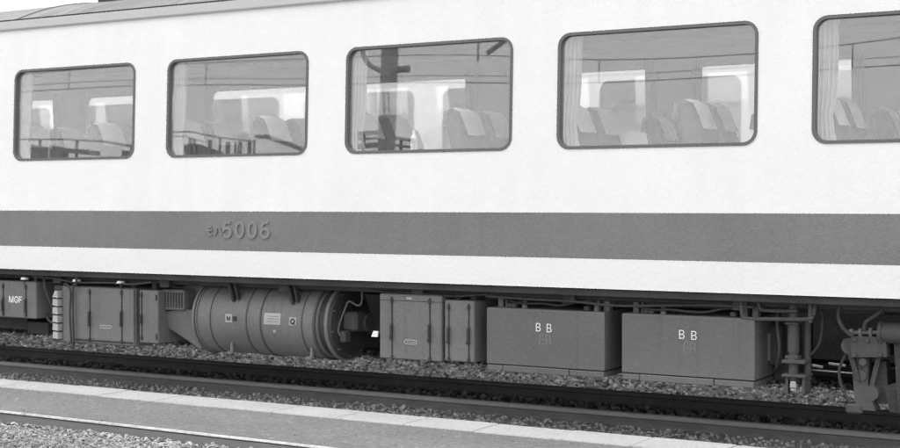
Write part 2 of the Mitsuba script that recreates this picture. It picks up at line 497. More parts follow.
# gutter, roof
y_g = float(lean(Z_GUT))
fascia = [(y_g - 0.020, Z_GUT), (y_g - 0.026, Z_GUT + 0.012), (y_g - 0.018, 3.198), (y_g + 0.03, 3.204), (y_g + 0.03, Z_GUT)]
body_keys.append(part('gutter', ext_x(fascia, X0, X1), 'm_fascia', label='grey gutter board along the edge of the roof'))
body_keys.append(part('gutter', ext_x([(WIDTH - a, b) for a, b in fascia[::-1]], X0, X1), 'm_fascia'))
body_keys.append(part('roof_shadow_line', cbox(X0, X1, y_g - 0.012, y_g + 0.05, 3.199, 3.2115, 0.001), 'm_black'))  # black strip added as the shadow line between gutter and roof
tt = np.linspace(0, 1, 22)
top = [(0.070 + 1.33 * t, 3.205 + 0.28 * (1 - (1 - t) ** 2.1)) for t in tt]
roof_o = [(0.060, 3.205)] + top + [(WIDTH - a, b) for a, b in reversed(top[:-1])] + [(WIDTH - 0.060, 3.205)]
roof = ext_x(roof_o + [(WIDTH - 0.2, 3.16), (0.2, 3.16)], X0, X1)
body_keys.append(part('roof', roof, 'm_roof', smooth=30, label='weathered pale grey roof cloth'))
for xr in np.arange(X0 + 1.1, X1, 2.4):   # seams of the roof cloth
    s_ = [(a, b + 0.004) for a, b in roof_o[1:-1]]
    m_ = pipe([(xr, a, b) for a, b in s_], 0.008, 5)
    body_keys.append(part('roof_seam', m_, 'm_roof'))
body_keys.append(part('floor', cat_([cbox(X0, X1, 0.03, WIDTH - 0.03, 1.0, 1.18, 0.004)]), 'm_floor'))
ceil = [(0.16, 2.99), (0.34, 3.06), (0.9, 3.10), (1.9, 3.10), (2.46, 3.06), (2.64, 2.99), (2.64, 3.02), (2.46, 3.09), (1.9, 3.13), (0.9, 3.13), (0.34, 3.09), (0.16, 3.02)]
body_keys.append(part('ceiling', ext_x(ceil, X0 + 0.02, X1 - 0.02), 'm_ceiling'))
# roof ventilator boxes
for xa in (-9.35, -5.6, -1.8):
    mbox = cbox(xa, xa + 2.3, 0.62, 2.18, 3.40, 3.72, 0.06)
    body_keys.append(part('air_conditioner', mbox, 'm_roof'))
    body_keys.append(part('air_conditioner_bracket', cat_([cbox(xa - 0.10, xa + 0.02, 0.72, 0.80, 3.36, 3.47), cbox(xa - 0.10, xa + 0.02, 2.0, 2.08, 3.36, 3.47)]), 'm_grime'))

# windows: gasket, pane, curtains
win_far_keys = []
for far in (False, True):
    for i, w in enumerate(win):
        ring = w.difference(w.buffer(-0.021))
        wk = part('window', on_side(ring, -0.007, 0.032, far=far), 'm_gasket')
        body_keys.append(wk)
        body_keys.append(part('pane', sheet_on_side(w.buffer(-0.012), 0.020, far=far), 'm_glass', parent=wk))
        part('pane', sheet_on_side(w.buffer(-0.012), 0.028, far=far), 'm_glass', parent=wk)
# curtains hang inside the near and far windows
def curtain(x0, x1, far, seed, flare=0.0):
    r = np.random.default_rng(seed)
    n = 40
    u = np.linspace(0, 1, n)
    zs = np.linspace(WZ0 - 0.04, WZ1 + 0.05, 9)
    ph = r.uniform(0, 6)
    V = []
    for z in zs:
        t = (z - zs[0]) / (zs[-1] - zs[0])
        pinch = 1.0 - 0.22 * math.exp(-((t - 0.2) / 0.16) ** 2) + flare * max(0, 0.25 - t)
        x = x0 + (x1 - x0) * u * pinch
        d = 0.088 + 0.020 * np.sin(u * 2 * np.pi * 4.5 + ph + 0.5 * t) + 0.007 * np.sin(u * 31 + 3 * t + ph)
        dd = d + float(lean(z))
        V.append(np.stack([x, WIDTH - dd if far else dd, np.full(n, z)], -1))
    v = np.vstack(V)
    i, j = np.meshgrid(np.arange(8), np.arange(n - 1), indexing='ij')
    a = i * n + j
    q = np.stack([a, a + 1, a + n + 1, a + n], -1).reshape(-1, 4)
    return trimesh.Trimesh(v, np.vstack([q[:, [0, 1, 2]], q[:, [0, 2, 3]]]), process=False)


for i, k in enumerate(ks):
    xa = WX + k * PITCH
    part('curtain', curtain(xa - 0.01, xa + 0.135, False, 20 + i, 0.5), 'm_curtain', smooth=True)
    part('curtain', curtain(xa + WW + 0.02, xa + WW - 0.045, False, 50 + i), 'm_curtain', smooth=True)
    part('curtain', curtain(xa - 0.02, xa + 0.085, True, 80 + i), 'm_curtain', smooth=True)
    part('curtain', curtain(xa + WW + 0.02, xa + WW - 0.085, True, 110 + i), 'm_curtain', smooth=True)
    # rails the curtains hang from
# luggage racks with brackets
for far in (False, True):
    z = 2.90
    y0, y1 = 0.12, 0.50
    Yf = (lambda a: WIDTH - a) if far else (lambda a: a)
    lo, hi = sorted((Yf(y0), Yf(y1)))
    body_keys.append(part('luggage_rack', cat_([cbox(X0 + 0.2, X1 - 0.2, lo, hi, z, z + 0.018), cbox(X0 + 0.2, X1 - 0.2, Yf(y1) - 0.015, Yf(y1) + 0.015, z - 0.015, z + 0.045)]), 'm_lining'))

# seats: one of each piece, reused
def slab(path_xz, th, y0, y1, r=0.03):
    ls = LineString(path_xz).buffer(th / 2, quad_segs=4, join_style='round')
    m = trimesh.creation.extrude_polygon(ls.buffer(-0.001), y1 - y0, engine='earcut')
    v = np.asarray(m.vertices)
    mid = (v[:, 2] > 0) & (v[:, 2] < y1 - y0)
    return trimesh.Trimesh(np.stack([v[:, 0], v[:, 2] + y0, v[:, 1]], 1), np.asarray(m.faces)[:, ::-1], process=False)


def seat_back():
    """Reclined back with rounded shoulders, facing +x, 0.44 m wide."""
    prof = np.array([(0.06, 0.42), (0.02, 0.60), (-0.03, 0.78), (-0.085, 0.96), (-0.125, 1.08)])
    hw = np.array([0.19, 0.192, 0.192, 0.188, 0.165])
    th = np.array([0.07, 0.066, 0.062, 0.056, 0.040])
    out = []
    for a in range(4):
        pts = []
        for b in (a, a + 1):
            for sy in (-1, 1):
                for sx in (-1, 1):
                    for e in (0.0, 1.0):
                        pts.append((prof[b, 0] + sx * th[b] * (1 if e else 0.55), sy * (hw[b] - (0.022 if e else 0.0)), prof[b, 1] + sx * 0.015))
        out.append(hull(pts))
    return cat_(out)


def seat_cover():
    """White cloth over the front, top and back of the headrest."""
    outer = []
    xs_ = [(0.030, 0.912), (0.004, 0.975), (-0.018, 1.03), (-0.045, 1.092), (-0.105, 1.122), (-0.185, 1.098), (-0.200, 0.98)]
    ny = 9
    V = []
    rr = np.random.default_rng(9)
    for i, (a, b) in enumerate(xs_):
        for j in range(ny):
            t = j / (ny - 1) * 2 - 1
            w = 0.140 if b < 1.05 else 0.135
            V.append((a + 0.004 * rr.normal() * 0.6 + (-0.004 * t * t), t * w, b - 0.006 * t * t * (1 if b > 1.05 else 0) + 0.002 * rr.normal()))
    v = np.array(V)
    i, j = np.meshgrid(np.arange(len(xs_) - 1), np.arange(ny - 1), indexing='ij')
    a = i * ny + j
    q = np.stack([a, a + 1, a + ny + 1, a + ny], -1).reshape(-1, 4)
    return trimesh.Trimesh(v, np.vstack([q[:, [0, 1, 2]], q[:, [0, 2, 3]]]), process=False)


P_back = mikit.ply(seat_back(), 'm_seat', smooth=35)
P_cover = mikit.ply(seat_cover(), 'm_cover', smooth=True)
P_cush = mikit.ply(cbox(-0.02, 0.50, -0.22, 0.22, 0.30, 0.46, 0.035), 'm_seat')
P_arm = mikit.ply(cbox(-0.06, 0.42, 0.225, 0.262, 0.36, 0.64, 0.015), 'm_seat')
P_base = mikit.ply(cat_([cbox(0.05, 0.35, -0.16, 0.16, 0.0, 0.30, 0.02)]), 'm_grime')


def seat(owner, x, y, off=(0, 0, 0), full=True):
    tw = T().translate([x + off[0], y + off[1], 1.16 + off[2]])
    k = add(f'{owner}__seat', P_back, None, to_world=tw)
    add(f'{k}__headrest_cover', P_cover, None, to_world=tw)
    if full:
        add(f'{k}__cushion', P_cush, None, to_world=tw)
        add(f'{k}__armrest', P_arm, None, to_world=tw)
        add(f'{k}__pedestal', P_base, None, to_world=tw)


for i in range(16):
    xr = -14.40 + 0.915 * i
    for y in (0.36, 0.80, 1.98, 2.44):
        seat(CAR, xr, y)

add('bottle', cat_([rod((-5.615, 0.085, 1.966), (-5.615, 0.085, 2.055), 0.027, n=16), rod((-5.615, 0.085, 2.055), (-5.615, 0.085, 2.085), 0.027, 0.011, n=16),
                    rod((-5.615, 0.085, 2.085), (-5.615, 0.085, 2.112), 0.013, n=12)]), 'm_porcelain', smooth=30,
    label='small pale bottle standing on the sill inside the middle window', cat='bottle')
part('window_sill', cbox(X0 + 0.1, X1 - 0.1, 0.062, 0.155, 1.93, 1.966), 'm_lining')

# car number on the stripe
yk = 0.0
mo = [[(0.12, 0.92), (0.86, 0.92)], [(0.0, 0.56), (0.98, 0.56)], [(0.45, 0.92), (0.45, 0.12), (0.55, 0.06), (0.95, 0.06)]]
ha = [[(0.32, 0.86), (0.22, 0.42), (0.0, 0.05)], [(0.62, 0.90), (0.80, 0.45), (1.02, 0.05)]]
part('number_character', strokes(mo, 0.0125, -7.560, 1.308, 0.072, 0.0, 0.014, True), 'm_emboss')
part('number_character', strokes(ha, 0.0125, -7.462, 1.306, 0.072, 0.0, 0.014, True), 'm_emboss')
def arc(cx, cz, rx, rz, a0, a1, n=26):
    return [(cx + rx * math.cos(math.radians(a)), cz + rz * math.sin(math.radians(a))) for a in np.linspace(a0, a1, n)]


glyph = {'5': [[(0.60, 0.94), (0.14, 0.94), (0.10, 0.53)] + arc(0.33, 0.33, 0.30, 0.27, 140, -145)],
         '0': [arc(0.34, 0.5, 0.28, 0.44, 90, 452, 40)],
         '6': [arc(0.44, 0.56, 0.37, 0.40, 68, 180, 16) + [(0.065, 0.34)], arc(0.35, 0.32, 0.285, 0.26, 0, 362, 36)]}
for i, chx in enumerate('5006'):
    part('number_character', strokes(glyph[chx], 0.0235, -7.378 + 0.127 * i, 1.290, 0.130, 0.0, 0.013, True), 'm_emboss')

# ------------------------------------------------------------------ underframe and equipment
part('underframe', cat_([cbox(X0, X1, 0.035, 0.10, 0.925, 1.0, 0.004), cbox(X0, X1, WIDTH - 0.10, WIDTH - 0.035, 0.925, 1.0, 0.004),
                         cbox(X0, X1, 1.2, 1.6, 0.78, 1.0, 0.004)] + [cbox(a - 0.05, a + 0.05, 0.10, 2.70, 0.86, 1.0, 0.004) for a in np.arange(-16.85, 3.4, 1.25)]), 'm_grime')
part('conduit', pipe([(X0, 0.17, 0.905), (X1, 0.17, 0.905)], 0.022), 'm_grime', smooth=30)
part('conduit', pipe([(-8.0, 0.13, 0.925), (-2.0, 0.13, 0.925)], 0.016), 'm_grime', smooth=30)
part('conduit', pipe([(-5.3, 0.28, 0.87), (-2.2, 0.28, 0.87)], 0.020), 'm_grime', smooth=30)


def parts(name, meshes, m, smooth=False):
    for q in meshes:
        part(name, q, m, smooth)


def strap(x, z0, z1, y, holder, handle=(0.55, 0.65)):
    """A door strap: thin bar with a lever and end lugs."""
    ms = [cbox(x - 0.0045, x + 0.0045, y - 0.008, y, z0, z1, 0.002), cbox(x - 0.010, x + 0.010, y - 0.016, y, z1 - 0.045, z1 - 0.012, 0.003),
          cbox(x - 0.008, x + 0.008, y - 0.026, y - 0.004, handle[0], handle[1], 0.003), cbox(x - 0.017, x + 0.009, y - 0.020, y, handle[0] - 0.010, handle[0] + 0.008, 0.003),
          cbox(x - 0.011, x + 0.011, y - 0.018, y, handle[1] - 0.004, handle[1] + 0.012, 0.003), cbox(x - 0.010, x + 0.010, y - 0.014, y, z0 - 0.010, z0 + 0.024, 0.003)]
    add(f'{holder}__latch', cat_(ms), 'm_grime')


def oval_plate(x0, x1, z0, z1, y, holder):
    o = rrect(x0, z0, x1, z1, (z1 - z0) * 0.47)
    ring = o.difference(o.buffer(-0.007))
    r = np.random.default_rng(int(abs(x0) * 100))
    bars = []
    for q in np.arange(x0 + 0.024, x1 - 0.024, 0.016):
        bars.append(sbox(q, z0 + 0.012, q + 0.005, z1 - 0.012))
        bars.append(sbox(q, r.uniform(z0 + 0.012, z1 - 0.017), q + 0.011, 0).buffer(0) if False else sbox(q, (z0 + z1) / 2 - 0.002, q + 0.011, (z0 + z1) / 2 + 0.003))
    shp = shapely.union_all([ring] + bars)
    m = on_side(shp, -0.004, 0, flat=True)
    v = np.asarray(m.vertices).copy()
    v[:, 1] += y
    add(f'{holder}__maker_plate', trimesh.Trimesh(v, np.asarray(m.faces), process=False), 'm_plate')


YF = 0.08
# MG box at the left edge
k = part('control_box', cbox(-10.62, -9.585, YF, 0.72, 0.535, 0.865, 0.008), 'm_box', label='grey box with white letters at the left edge')
add(f'{k}__lettering', lettering('MGF', -9.935, 0.672, 0.056, YF, 0.0015, bold=True), 'm_letter')
strap(-10.0, 0.56, 0.845, YF, k, (0.60, 0.70))
strap(-9.71, 0.56, 0.845, YF, k, (0.60, 0.70))
part('junction_box', cbox(-9.94, -9.67, 0.30, 0.6, 0.372, 0.482), 'm_grime')
part('junction_box', cbox(-10.6, -9.98, 0.34, 0.6, 0.40, 0.53), 'm_grime')
parts('hanger', [cbox(-10.2, -10.14, 0.12, 0.5, 0.86, 0.98), cbox(-9.66, -9.62, 0.12, 0.5, 0.86, 0.98)], 'm_grime')
for xi in (-9.731, -9.09, -8.573):
    k = part('insulator', rod((xi, 0.085, 0.884), (xi, 0.085, 0.903), 0.038, 0.030, 20), 'm_porcelain', smooth=30)
    add(f'{k}__stem', cat_([rod((xi, 0.085, 0.84), (xi, 0.085, 0.97), 0.010, n=8)]), 'm_grime', smooth=30)
# loose pipes between the boxes
part('cable', pipe(curve([(-9.52, 0.11, 0.98), (-9.50, 0.10, 0.84), (-9.47, 0.12, 0.72), (-9.42, 0.16, 0.56)]), 0.011), 'm_grime', smooth=30)
part('cable', pipe(curve([(-9.56, 0.18, 0.58), (-9.50, 0.14, 0.53), (-9.42, 0.14, 0.49)]), 0.011), 'm_grime', smooth=30)
# stack of pale resistor vents
for i in range(6):
    z0 = 0.372 + i * 0.0725
    h = 0.058
    pts = [(-9.405, 0.10, z0), (-9.295, 0.055, z0), (-9.400, 0.10, z0 + h), (-9.295, 0.055, z0 + h), (-9.405, 0.26, z0), (-9.295, 0.26, z0), (-9.405, 0.26, z0 + h), (-9.295, 0.26, z0 + h)]
    if i == 5:
        pts[2] = (-9.375, 0.10, z0 + h)
    part('vent_louvre', hull(pts), 'm_louvre')
part('vent_housing', cbox(-9.40, -9.27, 0.115, 0.5, 0.36, 0.84), 'm_grime')
# cabinet one
k = part('control_box', cbox(-9.285, -8.42, YF + 0.02, 0.78, 0.345, 0.84, 0.008), 'm_box')
add(f'{k}__door', cbox(-9.10, -8.425, YF, YF + 0.03, 0.352, 0.832, 0.006), 'm_box')
for q in (0.372,):
    add(f'{k}__ledge', cbox(-9.10, -8.43, YF - 0.012, YF, q, q + 0.014, 0.003), 'm_grime')
strap(-8.928, 0.375, 0.825, YF, k, (0.51, 0.62))
strap(-8.556, 0.375, 0.832, YF, k, (0.525, 0.635))
oval_plate(-8.815, -8.672, 0.487, 0.517, YF, k)
part('cable', pipe(curve([(-9.05, 0.05, 0.94), (-9.06, 0.045, 0.875), (-9.10, 0.05, 0.82), (-9.105, 0.05, 0.6), (-9.10, 0.055, 0.345)]), 0.010), 'm_grime', smooth=30)
part('cable', pipe(curve([(-9.25, 0.09, 0.85), (-9.18, 0.05, 0.86), (-9.13, 0.05, 0.80), (-9.14, 0.05, 0.6), (-9.13, 0.055, 0.34)]), 0.008), 'm_grime', smooth=30)
# cabinet two
k = part('control_box', cbox(-8.362, -8.15, YF, 0.7, 0.385, 0.832, 0.008), 'm_box')
strap(-8.33, 0.42, 0.82, YF, k, (0.56, 0.62))
add(f'{k}__hinge', cat_([cbox(-8.17, -8.158, YF - 0.012, YF, a, a + 0.05, 0.003) for a in (0.42, 0.75)]), 'm_grime')
parts('hanger', [cbox(a - 0.025, a + 0.025, 0.15, 0.6, 0.82, 0.98) for a in (-9.2, -8.5, -8.26)], 'm_grime')

# the blower tank with its duct
k = part('blower_duct', hull([(-8.27, 0.20, 0.63), (-8.26, 0.20, 0.566), (-7.97, 0.18, 0.68), (-8.27, 0.55, 0.63), (-8.26, 0.55, 0.566), (-7.97, 0.55, 0.68), (-7.90, 0.22, 0.40), (-7.82, 0.24, 0.34), (-7.75, 0.22, 0.66),
                              (-7.90, 0.58, 0.40), (-7.82, 0.58, 0.34), (-7.75, 0.6, 0.66)]), 'm_box')
part('blower_box', cbox(-8.178, -7.93, 0.15, 0.52, 0.668, 0.84, 0.012), 'm_box')
part('blower_box', cbox(-8.20, -7.80, 0.30, 0.75, 0.70, 0.93, 0.02), 'm_box')
part('vent_grille', cat_([cbox(-8.165 + 0.03 * i, -8.15 + 0.03 * i, 0.142, 0.152, 0.69, 0.82, 0.002) for i in range(8)]), 'm_grime')
TY, TZ, TR = 0.395, 0.615, 0.295
tank = part('blower_tank', lathe_x([(-7.80, 0), (-7.80, 0.16), (-7.795, TR - 0.05), (-7.775, TR - 0.012), (-7.755, TR), (-6.56, TR), (-6.53, TR - 0.02), (-6.53, 0)], TY, TZ, 64), 'm_box', smooth=30,
            label='round grey equipment drum lying along the underframe')
for a, b, h in ((-7.785, -7.765, 0.018), (-7.752, -7.742, 0.012), (-7.605, -7.598, 0.006), (-7.232, -7.218, 0.007), (-7.088, -7.076, 0.007), (-6.675, -6.668, 0.006), (-6.565, -6.545, 0.010)):
    add(f'{tank}__hoop', lathe_x([(a, TR - 0.004), (a, TR + h), (b, TR + h), (b, TR - 0.004)], TY, TZ, 64), 'm_box' if h > 0.011 else 'm_hoop', smooth=30)
add(f'{tank}__hoop', lathe_x([(-7.216, TR - 0.002), (-7.216, TR + 0.004), (-7.09, TR + 0.004), (-7.09, TR - 0.002)], TY, TZ, 64), 'm_box', smooth=30)
add(f'{tank}__neck', lathe_x([(-6.54, TR - 0.03), (-6.45, TR - 0.03)], TY, TZ, 64), 'm_grime', smooth=30)
add(f'{tank}__flange', lathe_x([(-6.455, TR - 0.04), (-6.455, TR + 0.006), (-6.425, TR + 0.006), (-6.425, TR - 0.008)], TY, TZ, 64), 'm_box', smooth=30)
add(f'{tank}__end_disc', lathe_x([(-6.432, TR - 0.004), (-6.405, TR - 0.02), (-6.40, 0.10), (-6.40, 0)], TY, TZ, 64), 'm_grime', smooth=30)
for q in range(10):
    an = 2 * math.pi * q / 10 + 0.2
    yy, zz = TY + (TR - 0.03) * math.cos(an), TZ + (TR - 0.03) * math.sin(an)
    add(f'{tank}__bolt', rod((-6.41, yy, zz), (-6.385, yy, zz), 0.010, n=6), 'm_iron')
add(f'{tank}__motor', cat_([cbox(-6.40, -6.26, 0.26, 0.40, 0.56, 0.71, 0.02), rod((-6.40, 0.42, 0.62), (-6.24, 0.42, 0.62), 0.07, n=20), cbox(-6.385, -6.33, 0.20, 0.29, 0.475, 0.565, 0.012)]), 'm_iron', smooth=30)
part('cable', pipe(curve([(-6.235, 0.3, 0.98), (-6.235, 0.3, 0.80), (-6.27, 0.29, 0.765), (-6.335, 0.27, 0.795), (-6.36, 0.25, 0.74), (-6.40, 0.22, 0.60), (-6.385, 0.21, 0.535), (-6.345, 0.22, 0.52)]), 0.008), 'm_box', smooth=30)
# labels of the tank: the small plates follow the drum
def on_drum(mesh_fn):
    m = mesh_fn
    v = np.asarray(m.vertices).copy()
    d = v[:, 1].copy()          # depth: 0 at the drum's skin, negative outwards
    arc = (v[:, 2] - TZ) / TR
    rad = TR - d
    v[:, 1] = TY - rad * np.cos(arc)
    v[:, 2] = TZ + rad * np.sin(arc)
    return trimesh.Trimesh(v, np.asarray(m.faces), process=False)


def drum_plate(x0, x1, z0, z1, name, m, th=0.003):
    out = []
    zs_ = np.linspace(z0, z1, 5)
    for a in range(4):
        out.append(on_drum(trimesh.Trimesh(*[np.asarray(q) for q in (lambda b: (b.vertices, b.faces))(trimesh.creation.box(bounds=[[x0, -th, zs_[a]], [x1, 0.002, zs_[a + 1]]]))], process=False)))
    add(f'{tank}__{name}', cat_(out), m)


drum_plate(-7.440, -7.372, 0.598, 0.664, 'badge', 'm_plate')
add(f'{tank}__badge_letter', on_drum(lettering('M', -7.430, 0.613, 0.036, -0.003, 0.002)), 'm_black')
drum_plate(-7.046, -6.880, 0.598, 0.690, 'name_plate', 'm_plate')
for q in range(3):
    add(f'{tank}__plate_line', on_drum(trimesh.creation.box(bounds=[[-7.02 + 0.01 * q, -0.0045, 0.622 + 0.02 * q], [-6.90, -0.003, 0.626 + 0.02 * q]])), 'm_faint')
drum_plate(-6.793, -6.725, 0.600, 0.664, 'badge', 'm_plate')
ringp = shapely.Point(-6.759, 0.632).buffer(0.024).difference(shapely.Point(-6.759, 0.632).buffer(0.012)).union(LineString([(-6.752, 0.622), (-6.738, 0.606)]).buffer(0.004))
mr = on_side(ringp, -0.005, -0.003, flat=True)
add(f'{tank}__badge_letter', on_drum(mr), 'm_black')
add(f'{tank}__side_knob', on_drum(cbox(-7.355, -7.325, -0.02, 0.0, 0.615, 0.65, 0.006)), 'm_grime')
add(f'{tank}__small_plate', on_drum(cbox(-6.96, -6.93, -0.004, 0.0, 0.53, 0.555, 0.001)), 'm_plate')
for xh in (-7.40, -6.80):
    parts('hanger', ([hull([(xh - 0.03, 0.09, 0.96), (xh - 0.005, 0.09, 0.96), (xh - 0.03, 0.13, 0.96), (xh - 0.005, 0.13, 0.96), (xh + 0.01, 0.125, 0.765), (xh + 0.03, 0.125, 0.765), (xh + 0.01, 0.18, 0.765), (xh + 0.03, 0.18, 0.765)]),
                          hull([(xh + 0.03, 0.10, 0.96), (xh + 0.05, 0.10, 0.96), (xh + 0.03, 0.14, 0.96), (xh + 0.05, 0.14, 0.96), (xh + 0.055, 0.13, 0.78), (xh + 0.07, 0.13, 0.78), (xh + 0.055, 0.18, 0.78), (xh + 0.07, 0.18, 0.78)]),
                          cbox(xh - 0.05, xh + 0.07, 0.08, 0.3, 0.93, 0.97)]), 'm_grime')
for xf in (-7.43, -6.625):
    part('tank_foot', cat_([rod((xf, 0.17, 0.345), (xf, 0.17, 0.43), 0.016, 0.012), rod((xf - 0.015, 0.17, 0.335), (xf - 0.015, 0.17, 0.355), 0.026)]), 'm_box', smooth=30)

# pale tag hanging beside the cabinet
part('hanging_tag', hull([(-5.995, 0.10, 0.592), (-5.950, 0.10, 0.592), (-6.005, 0.085, 0.549), (-5.948, 0.085, 0.549), (-5.995, 0.112, 0.592), (-5.950, 0.112, 0.592), (-6.005, 0.097, 0.549), (-5.948, 0.097, 0.549)]), 'm_letter', label='small white tag beside the tall cabinet')
# cabinet three
k = part('control_box', cbox(-5.925, -5.375, YF, 0.78, 0.392, 0.882, 0.008), 'm_box', label='tall grey cabinet with two latch bars and an oval plate')
strap(-5.811, 0.40, 0.862, YF, k, (0.550, 0.645))
strap(-5.476, 0.40, 0.865, YF, k, (0.545, 0.655))
oval_plate(-5.703, -5.590, 0.508, 0.545, YF, k)
add(f'{k}__small_plate', cbox(-5.68, -5.63, YF - 0.004, YF, 0.845, 0.862, 0.001), 'm_plate')
add(f'{k}__seam', cbox(-5.92, -5.38, YF - 0.003, YF, 0.832, 0.836, 0.001), 'm_grime')
# cabinet four
k = part('control_box', cbox(-5.350, -5.100, YF, 0.72, 0.402, 0.852, 0.008), 'm_box')
strap(-5.312, 0.41, 0.83, YF, k, (0.545, 0.645))
strap(-5.142, 0.41, 0.835, YF, k, (0.545, 0.648))
parts('hanger', [cbox(a - 0.025, a + 0.025, 0.15, 0.6, 0.85, 0.98) for a in (-5.86, -5.45, -5.28, -5.15)], 'm_grime')


# battery boxes
def battery(x0, x1, tx, lab):
    k = part('battery_box', hull([(a, b, c) for a in (x0, x1) for b, c in ((YF, 0.408), (YF, 0.800), (YF + 0.008, 0.810), (0.66, 0.818), (0.66, 0.408))] + [(x0 - 0.004, YF + 0.008, 0.5), (x1 + 0.004, YF + 0.008, 0.5)]), 'm_battery', label=lab)
    add(f'{k}__skid', cat_([cbox(x0 + 0.005, x0 + 0.13, YF - 0.004, 0.66, 0.358, 0.396, 0.004), cbox(x0 + 0.135, x0 + 0.66, YF - 0.008, 0.66, 0.355, 0.398, 0.004), cbox(x0 + 0.665, x1 - 0.004, YF - 0.004, 0.66, 0.358, 0.396, 0.004)]), 'm_battery')
    add(f'{k}__seam', cbox(x0 + 0.004, x1 - 0.004, YF + 0.006, 0.64, 0.394, 0.410, 0.001), 'm_black')
    add(f'{k}__lettering', lettering('B', tx, 0.656, 0.060, YF, 0.0015, sx=0.92, bold=False), 'm_letter')
    add(f'{k}__lettering', lettering('B', tx + 0.086, 0.653, 0.060, YF, 0.0015, sx=0.92, bold=False), 'm_letter')
    st = [[(0, 0.1), (0.12, 0.9), (0.42, 0.9)], [(0.2, 0.5), (0.5, 0.45)], [(0.25, 0.1), (0.42, 0.12)], [(0.62, 0.1), (0.62, 0.9), (0.98, 0.8), (1.0, 0.1)], [(0.62, 0.45), (0.95, 0.45)]]
    add(f'{k}__faded_marking', strokes(st, 0.010, tx + 0.035, 0.558, 0.085, YF, 0.0012), 'm_faint')
    w = x1 - x0
    for q in (0.16, 0.20, 0.82):
        add(f'{k}__lid_fitting', cbox(x0 + q * w - 0.02, x0 + q * w + 0.02, 0.14, 0.20, 0.81, 0.845, 0.006), 'm_iron')
    for q in (0.29, 0.90):
        add(f'{k}__lid_fitting', rod((x0 + q * w, 0.16, 0.81), (x0 + q * w, 0.16, 0.862), 0.022, 0.018), 'm_box', smooth=30)
    parts('hanger', ([cbox(x0 + a - 0.022, x0 + a + 0.022, 0.18, 0.24, 0.80, 0.98, 0.004) for a in (0.06, w - 0.03)] + [cbox(x0 + a - 0.006, x0 + a + 0.006, 0.17, 0.30, 0.80, 0.98, 0.002) for a in (0.11, w - 0.09)]
                         + [cbox(x0 + 0.03, x1, 0.24, 0.30, 0.86, 0.90, 0.004)]), 'm_box')


battery(-4.993, -4.062, -4.600, 'grey battery box marked B B, left of the two')
battery(-3.930, -2.992, -3.520, 'grey battery box marked B B, right of the two')
# junction box with a pale cover beside the battery box
part('junction_box', cbox(-3.03, -2.90, 0.36, 0.62, 0.48, 0.75, 0.01), 'm_grime')
part('box_cover', cbox(-3.022, -2.972, 0.345, 0.362, 0.508, 0.698, 0.004), 'm_box')
part('junction_box', cbox(-2.985, -2.86, 0.45, 0.7, 0.37, 0.78, 0.01), 'm_grime')
# valve column
part('valve_pipe', cat_([rod((-2.757, 0.16, 0.42), (-2.757, 0.16, 0.97), 0.032), rod((-2.757, 0.16, 0.545), (-2.757, 0.16, 0.565), 0.052), rod((-2.757, 0.16, 0.60), (-2.757, 0.16, 0.80), 0.038)]), 'm_iron', smooth=30)
part('valve_pipe', cat_([rod((-2.69, 0.24, 0.42), (-2.69, 0.24, 0.82), 0.026), rod((-2.63, 0.10, 0.80), (-2.63, 0.10, 0.97), 0.014)]), 'm_iron', smooth=30)
part('valve_flange', cat_([cbox(-2.82, -2.665, 0.10, 0.26, 0.528, 0.552, 0.006), cbox(-2.82, -2.66, 0.10, 0.28, 0.440, 0.458, 0.006), cbox(-2.80, -2.78, 0.12, 0.26, 0.33, 0.45, 0.004), cbox(-2.69, -2.67, 0.12, 0.26, 0.33, 0.45, 0.004)]), 'm_iron')
part('valve_nut', cat_([rod((-2.745, 0.12, 0.375), (-2.745, 0.12, 0.415), 0.024, 0.018, 6), rod((-2.745, 0.12, 0.352), (-2.745, 0.12, 0.37), 0.018, n=12)]), 'm_plate')
part('air_pipe', pipe(curve([(-3.09, 0.10, 0.95), (-3.08, 0.09, 0.84), (-3.04, 0.09, 0.81), (-2.85, 0.09, 0.815), (-2.66, 0.09, 0.822), (-2.61, 0.10, 0.85), (-2.605, 0.12, 0.97)]), 0.013), 'm_iron', smooth=30)
part('air_pipe', pipe(curve([(-2.98, 0.12, 0.97), (-2.97, 0.12, 0.88), (-2.90, 0.12, 0.865), (-2.72, 0.12, 0.87)]), 0.012), 'm_iron', smooth=30)
part('air_pipe', pipe([(-2.72, 0.3, 0.475), (-2.30, 0.3, 0.465)], 0.006), 'm_steel', smooth=30)

# bogie at the right
def wheel(x, y, side):
    s = -side
    pr = [(0.0, 0.0), (0.0, 0.09), (0.02 * 1, 0.10), (0.03, 0.36), (0.0, 0.385), (0.0, 0.43), (0.095, 0.432), (0.10, 0.458), (0.125, 0.455), (0.125, 0.36), (0.075, 0.34), (0.075, 0.10), (0.10, 0.09), (0.10, 0.0)]
    m = lathe_x(pr, 0, 0, 48)
    v = np.asarray(m.vertices)
    # turn the axis from x to y (the flange towards the middle of the track)
    w = np.stack([x + v[:, 1], y + side * (v[:, 0] - 0.05), 0.43 + v[:, 2]], 1)
    return trimesh.Trimesh(w, np.asarray(m.faces) if side > 0 else np.asarray(m.faces)[:, ::-1], process=False)


